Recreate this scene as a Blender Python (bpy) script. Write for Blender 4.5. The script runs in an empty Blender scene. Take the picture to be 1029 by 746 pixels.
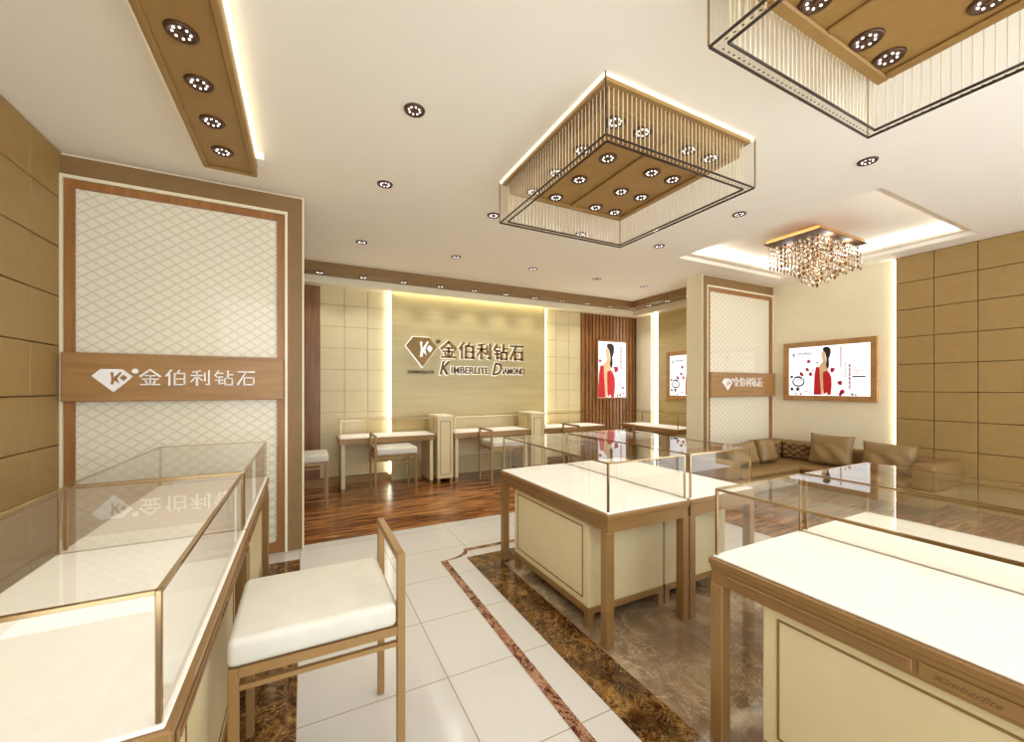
import bpy, bmesh, math, random
from mathutils import Vector, Matrix
random.seed(7)
sc = bpy.context.scene
col = sc.collection
PI = math.pi

# ------------------------------------------------------------------ materials
def lin(c):
    c = c / 255.0
    return c / 12.92 if c <= 0.04045 else ((c + 0.055) / 1.055) ** 2.4
def rgb(r, g, b): return (lin(r), lin(g), lin(b), 1.0)

def new_mat(name):
    m = bpy.data.materials.new(name); m.use_nodes = True
    nt = m.node_tree
    for n in list(nt.nodes): nt.nodes.remove(n)
    out = nt.nodes.new('ShaderNodeOutputMaterial')
    return m, nt, out
def node(nt, t, **kw):
    n = nt.nodes.new(t)
    for k, v in kw.items():
        if k in n.inputs: n.inputs[k].default_value = v
        else: setattr(n, k, v)
    return n
def principled(nt, out, color=None, rough=0.5, metal=0.0, spec=0.5, coat=0.0):
    b = node(nt, 'ShaderNodeBsdfPrincipled')
    if color: b.inputs['Base Color'].default_value = color
    b.inputs['Roughness'].default_value = rough
    b.inputs['Metallic'].default_value = metal
    b.inputs['Specular IOR Level'].default_value = spec
    b.inputs['Coat Weight'].default_value = coat
    nt.links.new(b.outputs[0], out.inputs['Surface'])
    return b
def coords(nt, scale=(1, 1, 1), loc=(0, 0, 0), rot=(0, 0, 0)):
    tc = node(nt, 'ShaderNodeTexCoord'); mp = node(nt, 'ShaderNodeMapping')
    mp.inputs['Scale'].default_value = scale; mp.inputs['Location'].default_value = loc
    mp.inputs['Rotation'].default_value = rot
    nt.links.new(tc.outputs['Object'], mp.inputs['Vector'])
    return mp.outputs[0]
def ramp(nt, fac, stops):
    r = node(nt, 'ShaderNodeValToRGB')
    el = r.color_ramp.elements
    while len(el) < len(stops): el.new(0.5)
    for e, (p, c) in zip(el, stops): e.position = p; e.color = c
    nt.links.new(fac, r.inputs[0])
    return r.outputs[0]
def noise(nt, vec, scale, detail=4, rough=0.55, dist=0.0):
    n = node(nt, 'ShaderNodeTexNoise')
    n.inputs['Scale'].default_value = scale; n.inputs['Detail'].default_value = detail
    n.inputs['Roughness'].default_value = rough; n.inputs['Distortion'].default_value = dist
    nt.links.new(vec, n.inputs['Vector'])
    return n.outputs[0]
def mixc(nt, fac, a, b, mode='MIX'):
    m = node(nt, 'ShaderNodeMix', data_type='RGBA', blend_type=mode)
    for s, v in ((0, fac), (6, a), (7, b)):
        if hasattr(v, 'links') or isinstance(v, bpy.types.NodeSocket): nt.links.new(v, m.inputs[s])
        else: m.inputs[s].default_value = v
    return m.outputs[2]
def mathn(nt, op, a, b=None):
    m = node(nt, 'ShaderNodeMath', operation=op)
    for i, v in enumerate((a, b)):
        if v is None: continue
        if isinstance(v, bpy.types.NodeSocket): nt.links.new(v, m.inputs[i])
        else: m.inputs[i].default_value = v
    return m.outputs[0]
def bump(nt, bs, h, strength=0.2, dist=0.01):
    b = node(nt, 'ShaderNodeBump'); b.inputs['Strength'].default_value = strength
    b.inputs['Distance'].default_value = dist
    nt.links.new(h, b.inputs['Height']); nt.links.new(b.outputs[0], bs.inputs['Normal'])

def m_soft(name, c1, c2, scale=8, stretch=(1, 1, 1), rough=0.5, metal=0.0, spec=0.5, bmp=0.0, coat=0.0):
    m, nt, out = new_mat(name)
    v = coords(nt, stretch)
    n = noise(nt, v, scale)
    b = principled(nt, out, None, rough, metal, spec, coat)
    nt.links.new(ramp(nt, n, [(0.3, c1), (0.7, c2)]), b.inputs['Base Color'])
    if bmp: bump(nt, b, n, bmp, 0.004)
    return m
def m_emit(name, c, s):
    m, nt, out = new_mat(name)
    e = node(nt, 'ShaderNodeEmission', Color=c, Strength=s)
    nt.links.new(e.outputs[0], out.inputs['Surface'])
    return m
def m_glass(name, tint, ior=1.5):
    m, nt, out = new_mat(name)
    t = node(nt, 'ShaderNodeBsdfTransparent', Color=tint)
    g = node(nt, 'ShaderNodeBsdfGlossy', Roughness=0.0)
    f = node(nt, 'ShaderNodeFresnel', IOR=ior)
    mx = node(nt, 'ShaderNodeMixShader')
    ge = node(nt, 'ShaderNodeNewGeometry')
    front = mathn(nt, 'SUBTRACT', 1.0, ge.outputs['Backfacing'])
    nt.links.new(mathn(nt, 'MULTIPLY', f.outputs[0], front), mx.inputs[0]); nt.links.new(t.outputs[0], mx.inputs[1]); nt.links.new(g.outputs[0], mx.inputs[2])
    nt.links.new(mx.outputs[0], out.inputs['Surface'])
    return m

M = {}
M['ceiling'] = m_soft('ceiling_paint', rgb(248, 243, 231), rgb(250, 245, 233), 3, rough=0.8, spec=0.2)
M['cove'] = m_soft('cove_paint', rgb(240, 232, 214), rgb(244, 236, 220), 3, rough=0.8, spec=0.2)
M['bronze'] = m_soft('bronze_frame', rgb(150, 114, 68), rgb(158, 122, 74), 6, rough=0.32, metal=0.25)
M['bronze_dark'] = m_soft('bronze_frame_recess', rgb(140, 102, 64), rgb(148, 110, 70), 6, rough=0.38, metal=0.2)
M['champagne'] = m_soft('polished_champagne_trim', rgb(176, 148, 108), rgb(184, 156, 116), 4, rough=0.14, metal=0.9)
M['cream'] = m_soft('cream_lacquer', rgb(216, 200, 154), rgb(222, 206, 162), 5, rough=0.35, spec=0.4)
M['cream_bead'] = m_soft('cream_bead', rgb(238, 228, 196), rgb(242, 233, 204), 5, rough=0.4)
M['bed'] = m_soft('white_display_bed', rgb(252, 248, 238), rgb(255, 252, 244), 20, rough=0.7, spec=0.2)
M['leather'] = m_soft('cream_leather', rgb(208, 202, 186), rgb(214, 208, 193), 14, rough=0.42, spec=0.4)
M['sofa'] = m_soft('tan_sofa_fabric', rgb(136, 106, 64), rgb(148, 117, 72), 30, rough=0.6, spec=0.3, bmp=0.08)
M['cushion'] = m_soft('tan_cushion_satin', rgb(142, 115, 74), rgb(156, 128, 84), 9, rough=0.45, spec=0.4, bmp=0.2)
M['tan_wall'] = m_soft('tan_padded_wall', rgb(160, 131, 79), rgb(167, 137, 84), 12, rough=0.5, spec=0.4)
M['tan_band'] = m_soft('tan_border', rgb(136, 106, 64), rgb(144, 112, 70), 12, rough=0.5, spec=0.4)
M['tray'] = m_soft('tan_light_tray', rgb(154, 119, 65), rgb(162, 126, 71), 12, rough=0.5, spec=0.4)
M['joint'] = m_soft('dark_joint', rgb(92, 62, 34), rgb(98, 66, 38), 5, rough=0.7)
M['dark'] = m_soft('dark_bronze', rgb(84, 58, 40), rgb(92, 64, 44), 6, rough=0.4, metal=0.3)
M['rim_dark'] = m_soft('dark_edge_line', rgb(44, 32, 24), rgb(52, 38, 28), 6, rough=0.4)
M['led'] = m_emit('led_lamp', (1.0, 0.95, 0.88, 1), 3.0)
M['led_warm'] = m_emit('led_strip_warm', (1.0, 0.86, 0.58, 1), 1.7)
M['led_cream'] = m_emit('led_strip_cream', (1.0, 0.97, 0.84, 1), 6.5)
M['led_white'] = m_emit('led_strip_white', (1.0, 0.97, 0.92, 1), 4.2)
M['lightbox'] = m_emit('lightbox_white', (1.0, 0.98, 0.96, 1), 1.15)
M['glass'] = m_glass('showcase_glass', (0.992, 0.988, 0.975, 1), 1.85)
M['desk_glass'] = m_glass('desk_glass', (0.985, 0.975, 0.955, 1), 1.35)
M['clear'] = m_glass('clear_glass', (0.992, 0.988, 0.975, 1), 1.4)
M['gold'] = m_soft('gold_letters', rgb(124, 92, 36), rgb(138, 104, 44), 20, rough=0.35, metal=0.3)
M['gold_plate'] = m_soft('gold_plate', rgb(214, 160, 96), rgb(224, 172, 108), 20, rough=0.2, metal=0.85)
M['white_letter'] = m_soft('white_letters', rgb(252, 250, 246), rgb(255, 253, 250), 20, rough=0.4)
M['brown_letter'] = m_soft('brown_letters', rgb(104, 78, 40), rgb(112, 84, 44), 20, rough=0.5)
M['rod'] = m_soft('crystal_rod', rgb(250, 236, 204), rgb(255, 242, 212), 20, rough=0.15, spec=0.8)
M['red'] = m_soft('red_print', rgb(206, 18, 34), rgb(222, 28, 42), 12, rough=0.5)
M['crimson'] = m_soft('crimson_print', rgb(176, 22, 62), rgb(196, 34, 76), 12, rough=0.5)
M['ink'] = m_soft('ink_print', rgb(38, 36, 38), rgb(58, 56, 58), 12, rough=0.6)
M['hair'] = m_soft('hair_print', rgb(26, 18, 16), rgb(40, 28, 24), 12, rough=0.6)
M['skin'] = m_soft('skin_print', rgb(240, 204, 160), rgb(246, 212, 170), 12, rough=0.6)

def m_wood(name, c1, c2, c3, stretch, scale=2.2, rough=0.35):
    m, nt, out = new_mat(name)
    v = coords(nt, stretch)
    n = noise(nt, v, scale, 6, 0.6, 0.4)
    b = principled(nt, out, None, rough)
    nt.links.new(ramp(nt, n, [(0.3, c1), (0.5, c2), (0.72, c3)]), b.inputs['Base Color'])
    return m
M['frame_wood'] = m_wood('reddish_frame_wood', rgb(140, 92, 48), rgb(158, 108, 60), rgb(172, 122, 72), (9, 9, 0.8))
M['band_wood'] = m_wood('sign_band_wood', rgb(154, 112, 62), rgb(166, 124, 72), rgb(176, 134, 82), (0.8, 9, 9))
M['slat'] = m_wood('slat_wood', rgb(112, 70, 32), rgb(140, 92, 48), rgb(164, 116, 66), (7, 7, 0.7))
M['poster_wood'] = m_wood('poster_frame_wood', rgb(160, 116, 66), rgb(176, 132, 80), rgb(188, 146, 94), (4, 4, 4))
M['stone'] = m_wood('sign_stone', rgb(184, 166, 114), rgb(192, 174, 122), rgb(200, 183, 132), (0.5, 1, 7), 1.6, 0.3)

def m_floor_wood():
    m, nt, out = new_mat('floor_wood_planks')
    v = coords(nt)
    br = node(nt, 'ShaderNodeTexBrick', offset=0.37, squash=1.0)
    br.inputs['Scale'].default_value = 1.0
    br.inputs['Brick Width'].default_value = 1.1; br.inputs['Row Height'].default_value = 0.11
    br.inputs['Mortar Size'].default_value = 0.0015
    br.inputs['Color1'].default_value = (0, 0, 0, 1); br.inputs['Color2'].default_value = (1, 1, 1, 1)
    br.inputs['Mortar'].default_value = (0.3, 0.3, 0.3, 1)
    nt.links.new(v, br.inputs['Vector'])
    n = noise(nt, coords(nt, (1.5, 16, 1)), 1.6, 6, 0.62, 0.5)
    f = mathn(nt, 'ADD', mathn(nt, 'MULTIPLY', n, 1.0), mathn(nt, 'MULTIPLY', br.outputs[0], 0.13))
    c = ramp(nt, f, [(0.38, rgb(52, 24, 7)), (0.50, rgb(104, 57, 24)), (0.60, rgb(146, 92, 44)), (0.74, rgb(192, 138, 80))])
    b = principled(nt, out, None, 0.24, spec=0.4)
    nt.links.new(c, b.inputs['Base Color'])
    return m
M['floor_wood'] = m_floor_wood()
def m_tile():
    m, nt, out = new_mat('floor_white_tile')
    v = coords(nt, (1, 1, 1), (0.03 + 6.4, 5.03 - 1.36, 0))
    br = node(nt, 'ShaderNodeTexBrick', offset=0.0, squash=1.0)
    br.inputs['Scale'].default_value = 1.0
    br.inputs['Brick Width'].default_value = 0.64; br.inputs['Row Height'].default_value = 0.503
    br.inputs['Mortar Size'].default_value = 0.003
    br.inputs['Color1'].default_value = rgb(206, 200, 191); br.inputs['Color2'].default_value = rgb(202, 196, 186)
    br.inputs['Mortar'].default_value = rgb(158, 146, 118)
    nt.links.new(v, br.inputs['Vector'])
    b = principled(nt, out, None, 0.15, spec=0.5)
    nt.links.new(br.outputs[0], b.inputs['Base Color'])
    return m
M['tile'] = m_tile()
def m_marble(name, stops, vein, sc_=3.0, rough=0.08, veinw=0.06, cloud=None):
    m, nt, out = new_mat(name)
    v = coords(nt)
    n = noise(nt, v, sc_, 8, 0.65, 1.2)
    base = ramp(nt, n, stops)
    n2 = noise(nt, v, sc_ * 1.4, 5, 0.6, 2.0)
    d = mathn(nt, 'ABSOLUTE', mathn(nt, 'SUBTRACT', n2, 0.5))
    vf = ramp(nt, d, [(0.0, (1, 1, 1, 1)), (veinw, (0, 0, 0, 1))])
    n3 = noise(nt, v, sc_ * 3.1, 5, 0.6, 1.5)
    d3 = mathn(nt, 'ABSOLUTE', mathn(nt, 'SUBTRACT', n3, 0.52))
    vf3 = ramp(nt, d3, [(0.0, (0.6, 0.6, 0.6, 1)), (veinw * 0.6, (0, 0, 0, 1))])
    c = mixc(nt, mathn(nt, 'MULTIPLY', mathn(nt, 'MAXIMUM', vf, vf3), 0.75), base, vein)
    if cloud:
        n4 = noise(nt, v, sc_ * .55, 3, 0.5, 0.8)
        c = mixc(nt, ramp(nt, n4, [(.42, (0, 0, 0, 1)), (.64, (.7, .7, .7, 1))]), c, cloud)
    b = principled(nt, out, None, rough)
    nt.links.new(c, b.inputs['Base Color'])
    return m
M['emperador'] = m_marble('dark_emperador_marble', [(0.36, rgb(44, 22, 8)), (0.5, rgb(84, 48, 20)), (0.62, rgb(134, 92, 42)), (0.75, rgb(168, 132, 74))], rgb(190, 152, 90), 8.0, .08, .03, rgb(40, 20, 8))
M['grey_marble'] = m_marble('grey_brown_marble', [(0.32, rgb(100, 80, 60)), (0.48, rgb(142, 118, 90)), (0.64, rgb(186, 162, 128))], rgb(208, 186, 154), 2.8, 0.08, 0.016, rgb(112, 88, 64))
M['stripe_marble'] = m_marble('red_brown_stripe_marble', [(0.4, rgb(56, 22, 12)), (0.52, rgb(104, 52, 32)), (0.68, rgb(176, 126, 96))], rgb(190, 150, 120), 6.0)

def m_lattice():
    m, nt, out = new_mat('diamond_lattice_paper')
    tc = node(nt, 'ShaderNodeTexCoord'); sp = node(nt, 'ShaderNodeSeparateXYZ')
    nt.links.new(tc.outputs['Object'], sp.inputs[0])
    a = mathn(nt, 'MULTIPLY', sp.outputs[0], 1 / 0.105)
    w = mathn(nt, 'MULTIPLY', sp.outputs[2], 1 / 0.075)
    def line(s):
        q = mathn(nt, 'FRACT', mathn(nt, 'ADD', mathn(nt, 'ADD', a, s), 50.0))
        return mathn(nt, 'ABSOLUTE', mathn(nt, 'SUBTRACT', q, 0.5))
    l1 = line(w); l2 = line(mathn(nt, 'MULTIPLY', w, -1.0))
    mx = mathn(nt, 'MAXIMUM', l1, l2)
    n = noise(nt, coords(nt, (30, 30, 30)), 3, 4)
    f = mathn(nt, 'ADD', mx, mathn(nt, 'MULTIPLY', mathn(nt, 'SUBTRACT', n, 0.5), 0.12))
    c = ramp(nt, f, [(0.30, rgb(245, 239, 222)), (0.40, rgb(240, 233, 214)), (0.48, rgb(222, 212, 188))])
    b = principled(nt, out, None, 0.55)
    nt.links.new(c, b.inputs['Base Color'])
    return m
M['lattice'] = m_lattice()
def m_crystal():
    m, nt, out = new_mat('crystal_drop')
    g = node(nt, 'ShaderNodeBsdfGlass', Color=(1, 0.96, 0.9, 1), Roughness=0.0, IOR=1.5)
    nt.links.new(g.outputs[0], out.inputs['Surface'])
    return m
M['crystal'] = m_crystal()
M['amber'] = m_soft('amber_crystal', rgb(120, 76, 44), rgb(190, 136, 84), 40, rough=0.12, metal=0.7)

# ------------------------------------------------------------------ mesh builder
class MB:
    def __init__(s): s.bm = bmesh.new()
    def box(s, x0, x1, y0, y1, z0, z1, bev=0.0, seg=2):
        r = bmesh.ops.create_cube(s.bm, size=1.0)
        vs = r['verts']
        for v in vs:
            v.co.x = x0 + (v.co.x + 0.5) * (x1 - x0)
            v.co.y = y0 + (v.co.y + 0.5) * (y1 - y0)
            v.co.z = z0 + (v.co.z + 0.5) * (z1 - z0)
        if bev:
            es = list({e for v in vs for e in v.link_edges})
            bmesh.ops.bevel(s.bm, geom=es, offset=bev, segments=seg, affect='EDGES', profile=0.5)
        return s
    def cyl(s, x, y, z0, z1, r, r2=None, seg=20):
        r2 = r if r2 is None else r2
        mat = Matrix.Translation((x, y, (z0 + z1) / 2))
        bmesh.ops.create_cone(s.bm, cap_ends=True, segments=seg, radius1=r, radius2=r2, depth=z1 - z0, matrix=mat)
        return s
    def lathe(s, prof, x=0, y=0, z=0, seg=28):
        rings = []
        for (r, h) in prof:
            if r < 1e-5: rings.append([s.bm.verts.new((x, y, z + h))])
            else: rings.append([s.bm.verts.new((x + r * math.cos(2 * PI * k / seg), y + r * math.sin(2 * PI * k / seg), z + h)) for k in range(seg)])
        for a, b in zip(rings, rings[1:]):
            for k in range(seg):
                k2 = (k + 1) % seg
                if len(a) == 1 and len(b) == 1: continue
                if len(a) == 1: s.bm.faces.new((a[0], b[k], b[k2]))
                elif len(b) == 1: s.bm.faces.new((a[k], a[k2], b[0]))
                else: s.bm.faces.new((a[k], a[k2], b[k2], b[k]))
        return s
    def poly(s, pts):
        s.bm.faces.new([s.bm.verts.new(p) for p in pts]); return s
    def prism(s, pts, z0, z1):
        a = [s.bm.verts.new((p[0], p[1], z0)) for p in pts]; b = [s.bm.verts.new((p[0], p[1], z1)) for p in pts]
        n = len(pts)
        s.bm.faces.new(a[::-1]); s.bm.faces.new(b)
        for i in range(n): s.bm.faces.new((a[i], a[(i + 1) % n], b[(i + 1) % n], b[i]))
        return s
    def octa(s, x, y, z, r, h):
        t = s.bm.verts.new((x, y, z + h)); b = s.bm.verts.new((x, y, z - h * 1.3))
        q = [s.bm.verts.new((x + r * math.cos(k * PI / 3), y + r * math.sin(k * PI / 3), z)) for k in range(6)]
        for k in range(6):
            s.bm.faces.new((q[k], q[(k + 1) % 6], t)); s.bm.faces.new((q[(k + 1) % 6], q[k], b))
        return s
    def mesh(s, name, mat, smooth=False):
        bmesh.ops.recalc_face_normals(s.bm, faces=s.bm.faces)
        me = bpy.data.meshes.new(name); s.bm.to_mesh(me); s.bm.free()
        me.materials.append(mat)
        if smooth:
            for p in me.polygons: p.use_smooth = True
        return me
    def build(s, name, mat, parent=None, smooth=False):
        return put(name, s.mesh(name, mat, smooth), parent)
def put(name, me, parent=None, loc=None, rot=None):
    o = bpy.data.objects.new(name, me); col.objects.link(o)
    if parent: o.parent = parent
    if loc: o.location = loc
    if rot: o.rotation_euler = rot
    return o
def tag(o, label, cat, group=None):
    o['label'] = label; o['category'] = cat
    if group: o['group'] = group
    return o
def thing(name, label, cat, loc=(0, 0, 0), rz=0.0, group=None):
    o = bpy.data.objects.new(name, None); col.objects.link(o)
    o.empty_display_size = 0.1
    o.location = loc; o.rotation_euler = (0, 0, rz)
    return tag(o, label, cat, group)
def struct(o): o['kind'] = 'structure'; return o
def copy_tree(o, parent=None):
    c = o.copy(); col.objects.link(c)
    if parent: c.parent = parent
    for ch in list(o.children): copy_tree(ch, c)
    return c
def dup(o, label, loc, rz=None, group=None):
    c = copy_tree(o); c.location = loc
    if rz is not None: c.rotation_euler = (0, 0, rz)
    c['label'] = label
    if group: c['group'] = group
    return c

# flat outlines -> solid meshes, standing in the local xz plane and facing -y
def curve_solid(polys, depth, name, mat):
    cu = bpy.data.curves.new(name, 'CURVE'); cu.dimensions = '2D'; cu.fill_mode = 'BOTH'; cu.extrude = depth / 2
    for p in polys:
        sp = cu.splines.new('POLY'); sp.points.add(len(p) - 1)
        for q, (x, y) in zip(sp.points, p): q.co = (x, y, 0, 1)
        sp.use_cyclic_u = True
    o = bpy.data.objects.new(name, cu)
    me = bpy.data.meshes.new_from_object(o)
    bpy.data.objects.remove(o); bpy.data.curves.remove(cu)
    stand(me); me.materials.clear(); me.materials.append(mat); me.name = name
    return me
def stand(me):
    for v in me.vertices:
        x, y, z = v.co; v.co = (x, -z, y)
    me.update()
def text_mesh(body, name, mat, x0, x1, z0, z1, depth, bold=0.0, shear=0.0):
    cu = bpy.data.curves.new(name, 'FONT'); cu.body = body; cu.size = 1; cu.extrude = 0.5; cu.offset = bold; cu.shear = shear
    cu.resolution_u = 3
    o = bpy.data.objects.new(name, cu)
    me = bpy.data.meshes.new_from_object(o)
    bpy.data.objects.remove(o); bpy.data.curves.remove(cu)
    xs = [v.co.x for v in me.vertices]; ys = [v.co.y for v in me.vertices]; zs = [v.co.z for v in me.vertices]
    ax, bx, ay, by, az, bz = min(xs), max(xs), min(ys), max(ys), min(zs), max(zs)
    for v in me.vertices:
        x = x0 + (v.co.x - ax) / (bx - ax) * (x1 - x0)
        z = z0 + (v.co.y - ay) / (by - ay) * (z1 - z0)
        y = -depth * (v.co.z - az) / (bz - az)
        v.co = (x, y, z)
    me.update(); me.materials.clear(); me.materials.append(mat); me.name = name
    return me
CH = '\u91d1\u4f2f\u5229\u94bb\u77f3'
# characters drawn stroke by stroke in a unit cell (x right, y up); each stroke is a tapered bar
STROKES = {
 0: [((.5,1),(.02,.56),.12),((.5,1),(.98,.56),.13),((.27,.62),(.73,.62),.09),((.12,.40),(.88,.40),.09),((.5,.62),(.5,.06),.11),((.26,.30),(.34,.14),.09),((.74,.30),(.66,.14),.09),((.04,.05),(.96,.05),.10)],
 1: [((.27,1),(.02,.60),.11),((.18,.72),(.18,0),.11),((.68,1),(.58,.80),.10),((.42,.78),(.97,.78),.10),((.44,.78),(.44,.02),.11),((.94,.78),(.94,.02),.11),((.44,.42),(.94,.42),.09),((.42,.05),(.97,.05),.10)],
 2: [((.52,.98),(.10,.88),.09),((.02,.66),(.62,.66),.10),((.32,.93),(.32,0),.11),((.32,.64),(.02,.24),.09),((.32,.60),(.60,.34),.09),((.74,.86),(.74,.30),.10),((.95,1),(.95,.03),.11),((.95,.03),(.80,.08),.09)],
 3: [((.22,1),(.02,.66),.10),((.16,.82),(.46,.82),.09),((.08,.58),(.44,.58),.09),((.04,.36),(.46,.36),.09),((.25,.58),(.25,.06),.10),((.25,.06),(.46,.16),.09),((.72,1),(.72,.48),.11),((.72,.74),(1,.74),.09),((.54,.48),(.98,.48),.09),((.56,.48),(.56,.0),.10),((.96,.48),(.96,.0),.10),((.54,.05),(.98,.05),.09)],
 4: [((.04,.94),(.97,.94),.11),((.48,.94),(.02,.06),.11),((.36,.54),(.94,.54),.10),((.38,.54),(.38,0),.11),((.92,.54),(.92,0),.11),((.36,.06),(.95,.06),.10)],
}
def char_mesh(k, x0, x1, z0, z1, depth, mat, wt=1.0):
    mb = MB(); W = x1 - x0; H = z1 - z0
    for (a, b, w) in STROKES[k]:
        ax, az = x0 + a[0] * W, z0 + a[1] * H; bx, bz = x0 + b[0] * W, z0 + b[1] * H
        d = Vector((bx - ax, bz - az)); L = d.length; d /= L
        n = Vector((-d.y, d.x)); t = w * wt * H * 0.5
        e = d * t * 0.5
        pts = [(ax - e.x + n.x * t * .85, az - e.y + n.y * t * .85), (ax - e.x - n.x * t * .85, az - e.y - n.y * t * .85),
               ((ax + bx) / 2 - n.x * t * .9, (az + bz) / 2 - n.y * t * .9),
               (bx + e.x - n.x * t * 1.15, bz + e.y - n.y * t * 1.15), (bx + e.x + n.x * t * 1.15, bz + e.y + n.y * t * 1.15),
               ((ax + bx) / 2 + n.x * t * .9, (az + bz) / 2 + n.y * t * .9)]
        fr = [mb.bm.verts.new((p[0], -depth, p[1])) for p in pts]; bk = [mb.bm.verts.new((p[0], 0, p[1])) for p in pts]
        mb.bm.faces.new(fr); mb.bm.faces.new(bk[::-1])
        for i in range(6): mb.bm.faces.new((fr[i], bk[i], bk[(i + 1) % 6], fr[(i + 1) % 6]))
    return mb.mesh('character', mat)
def emblem_mesh(x0, x1, z0, z1, depth, mat, name='emblem'):
    W, H = x1 - x0, z1 - z0
    f = lambda pts: [(x0 + u * W, z0 + v * H) for u, v in pts]
    gem = [(0, .70), (.22, 1), (.74, 1), (1, .68), (.53, 0)]
    k = [(.44, .86), (.53, .86), (.52, .64), (.61, .76), (.66, .86), (.74, .88), (.62, .60), (.68, .36), (.55, .50), (.53, .34), (.44, .34), (.47, .60)]
    eye = [(.66, .62), (.76, .76), (.87, .64), (.77, .48)]
    return curve_solid([f(gem), f(k), f(eye)], depth, name, mat)

def join_meshes(name, mat, mes):
    bm = bmesh.new()
    for me in mes: bm.from_mesh(me)
    out = bpy.data.meshes.new(name); bm.to_mesh(out); bm.free(); out.materials.append(mat)
    for me in mes: bpy.data.meshes.remove(me)
    return out

# ------------------------------------------------------------------ the room
H = 3.02
LX, RX, BY, FY = -1.5, 6.74, 6.3, -1.2
struct(MB().box(LX - .1, RX + .1, FY, BY + .1, -0.1, 0.0).build('floor', M['tile']))
w = MB(); w.box(LX, RX, 4.0, BY, 0.0005, 0.002); w.box(3.85, RX, FY, 4.0, 0.0005, 0.002)
struct(w.build('floor_wood', M['floor_wood']))
w = MB()
w.box(1.175, 1.40, FY, 3.11, .0005, .0020); w.box(2.71, 2.935, FY, 3.11, .0005, .0020); w.box(1.40, 2.71, 2.885, 3.11, .0005, .0020)
w.box(LX, -0.03, FY, 3.69, .0005, .0020)
struct(w.build('floor_marble', M['emperador']))
struct(MB().box(1.40, 2.71, FY, 2.885, .0005, .0020).build('floor_marble', M['grey_marble']))
def stripe_path(o):
    # inlaid line with scooped corners, offset o to the inside
    xl, xr, yt = .962 + o, 3.148 - o, 3.285 - o
    cy = 3.13 - o * 0.2; cxl = 1.21 + o * .3; cxr = 4.11 - cxl
    pts = [(xl, FY), (xl, cy)]
    for k in range(1, 8):
        a = k / 8 * PI / 2
        pts.append((xl + (cxl - xl) * math.sin(a), yt - (yt - cy) * math.cos(a)))
    pts += [(cxl, yt), (cxr, yt)]
    for k in range(7, 0, -1):
        a = k / 8 * PI / 2
        pts.append((xr - (xr - cxr) * math.sin(a), yt - (yt - cy) * math.cos(a)))
    pts += [(xr, cy), (xr, FY)]
    return pts
sa, sb = stripe_path(0), stripe_path(.055)
w = MB()
for i in range(len(sa) - 1):
    w.poly([(sa[i][0], sa[i][1], .0016), (sa[i + 1][0], sa[i + 1][1], .0016), (sb[i + 1][0], sb[i + 1][1], .0016), (sb[i][0], sb[i][1], .0016)])
struct(w.build('trim_1', M['stripe_marble']))

# ceiling with the raised coffer over the lounge corner
cx0, cx1, cy0, cy1 = 4.20, 6.36, 1.58, 3.60
w = MB()
w.box(LX - .1, cx0, FY, BY + .1, H, H + .06); w.box(cx1, RX + .1, FY, BY + .1, H, H + .06)
w.box(cx0, cx1, FY, cy0, H, H + .06); w.box(cx0, cx1, cy1, BY + .1, H, H + .06)
struct(w.build('ceiling', M['ceiling']))
w = MB(); t = .09
w.box(cx0 - .06, cx1 + .06, cy0 - .06, cy1 + .06, H + .18, H + .21)
w.box(cx0 - .06, cx0, cy0 - .06, cy1 + .06, H + .06, H + .18); w.box(cx1, cx1 + .06, cy0 - .06, cy1 + .06, H + .06, H + .18)
w.box(cx0, cx1, cy0 - .06, cy0, H + .06, H + .18); w.box(cx0, cx1, cy1, cy1 + .06, H + .06, H + .18)
struct(w.build('ceiling_coffer', M['ceiling']))
w = MB()
w.box(cx0 + .001, cx0 + .09, cy0 + .001, cy1 - .001, H + .045, H + .075); w.box(cx1 - .09, cx1 - .001, cy0 + .001, cy1 - .001, H + .045, H + .075)
w.box(cx0 + .09, cx1 - .09, cy0 + .001, cy0 + .09, H + .045, H + .075); w.box(cx0 + .09, cx1 - .09, cy1 - .09, cy1 - .001, H + .045, H + .075)
struct(w.build('trim_2', M['cove']))
w = MB()
w.box(cx0 + .002, cx0 + .05, cy0 + .06, cy1 - .06, H + .078, H + .15); w.box(cx1 - .05, cx1 - .002, cy0 + .06, cy1 - .06, H + .078, H + .15)
w.box(cx0 + .06, cx1 - .06, cy0 + .002, cy0 + .05, H + .078, H + .15); w.box(cx0 + .06, cx1 - .06, cy1 - .05, cy1 - .002, H + .078, H + .15)
tag(w.build('led_strip', M['led_white']), 'bright white light strip around the raised ceiling recess above the sofa', 'light strip')

# left wall, tan padded panels
def padded(name, x_face, side, ys, zs, x_back):
    w = MB()
    for y0, y1 in zip(ys, ys[1:]):
        for z0, z1 in zip(zs, zs[1:]):
            g = .003
            a, b = (x_face - .04, x_face) if side < 0 else (x_face, x_face + .04)
            w.box(a, b, y0 + g, y1 - g, z0 + g, z1 - g, .004, 1)
    o = struct(w.build(name, M['tan_wall']))
    return o
zj = [0.0, .31, .65, .99, 1.33, 1.67, 2.01, 2.35, 2.69, 3.018]
yl = [3.93, 3.57] ;
while yl[-1] > FY: yl.append(yl[-1] - 1.42 if len(yl) > 2 else yl[-1] - 1.42)
padded('wall_left', LX, -1, sorted(yl), zj, 0)
struct(MB().box(LX - .1, LX - .037, FY, BY + .1, 0, H).build('wall_left_backing', M['joint']))
yr = [2.366]
while yr[-1] > FY: yr.append(yr[-1] - .354)
padded('wall_right', 6.66, 1, sorted(yr), zj, 0)
struct(MB().box(6.697, 6.80, FY, 2.366, 0, H).build('wall_right_backing', M['joint']))
struct(MB().box(6.74, 6.80, 2.366, BY + .1, 0, H).build('wall_lounge', M['cream_bead']))
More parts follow.
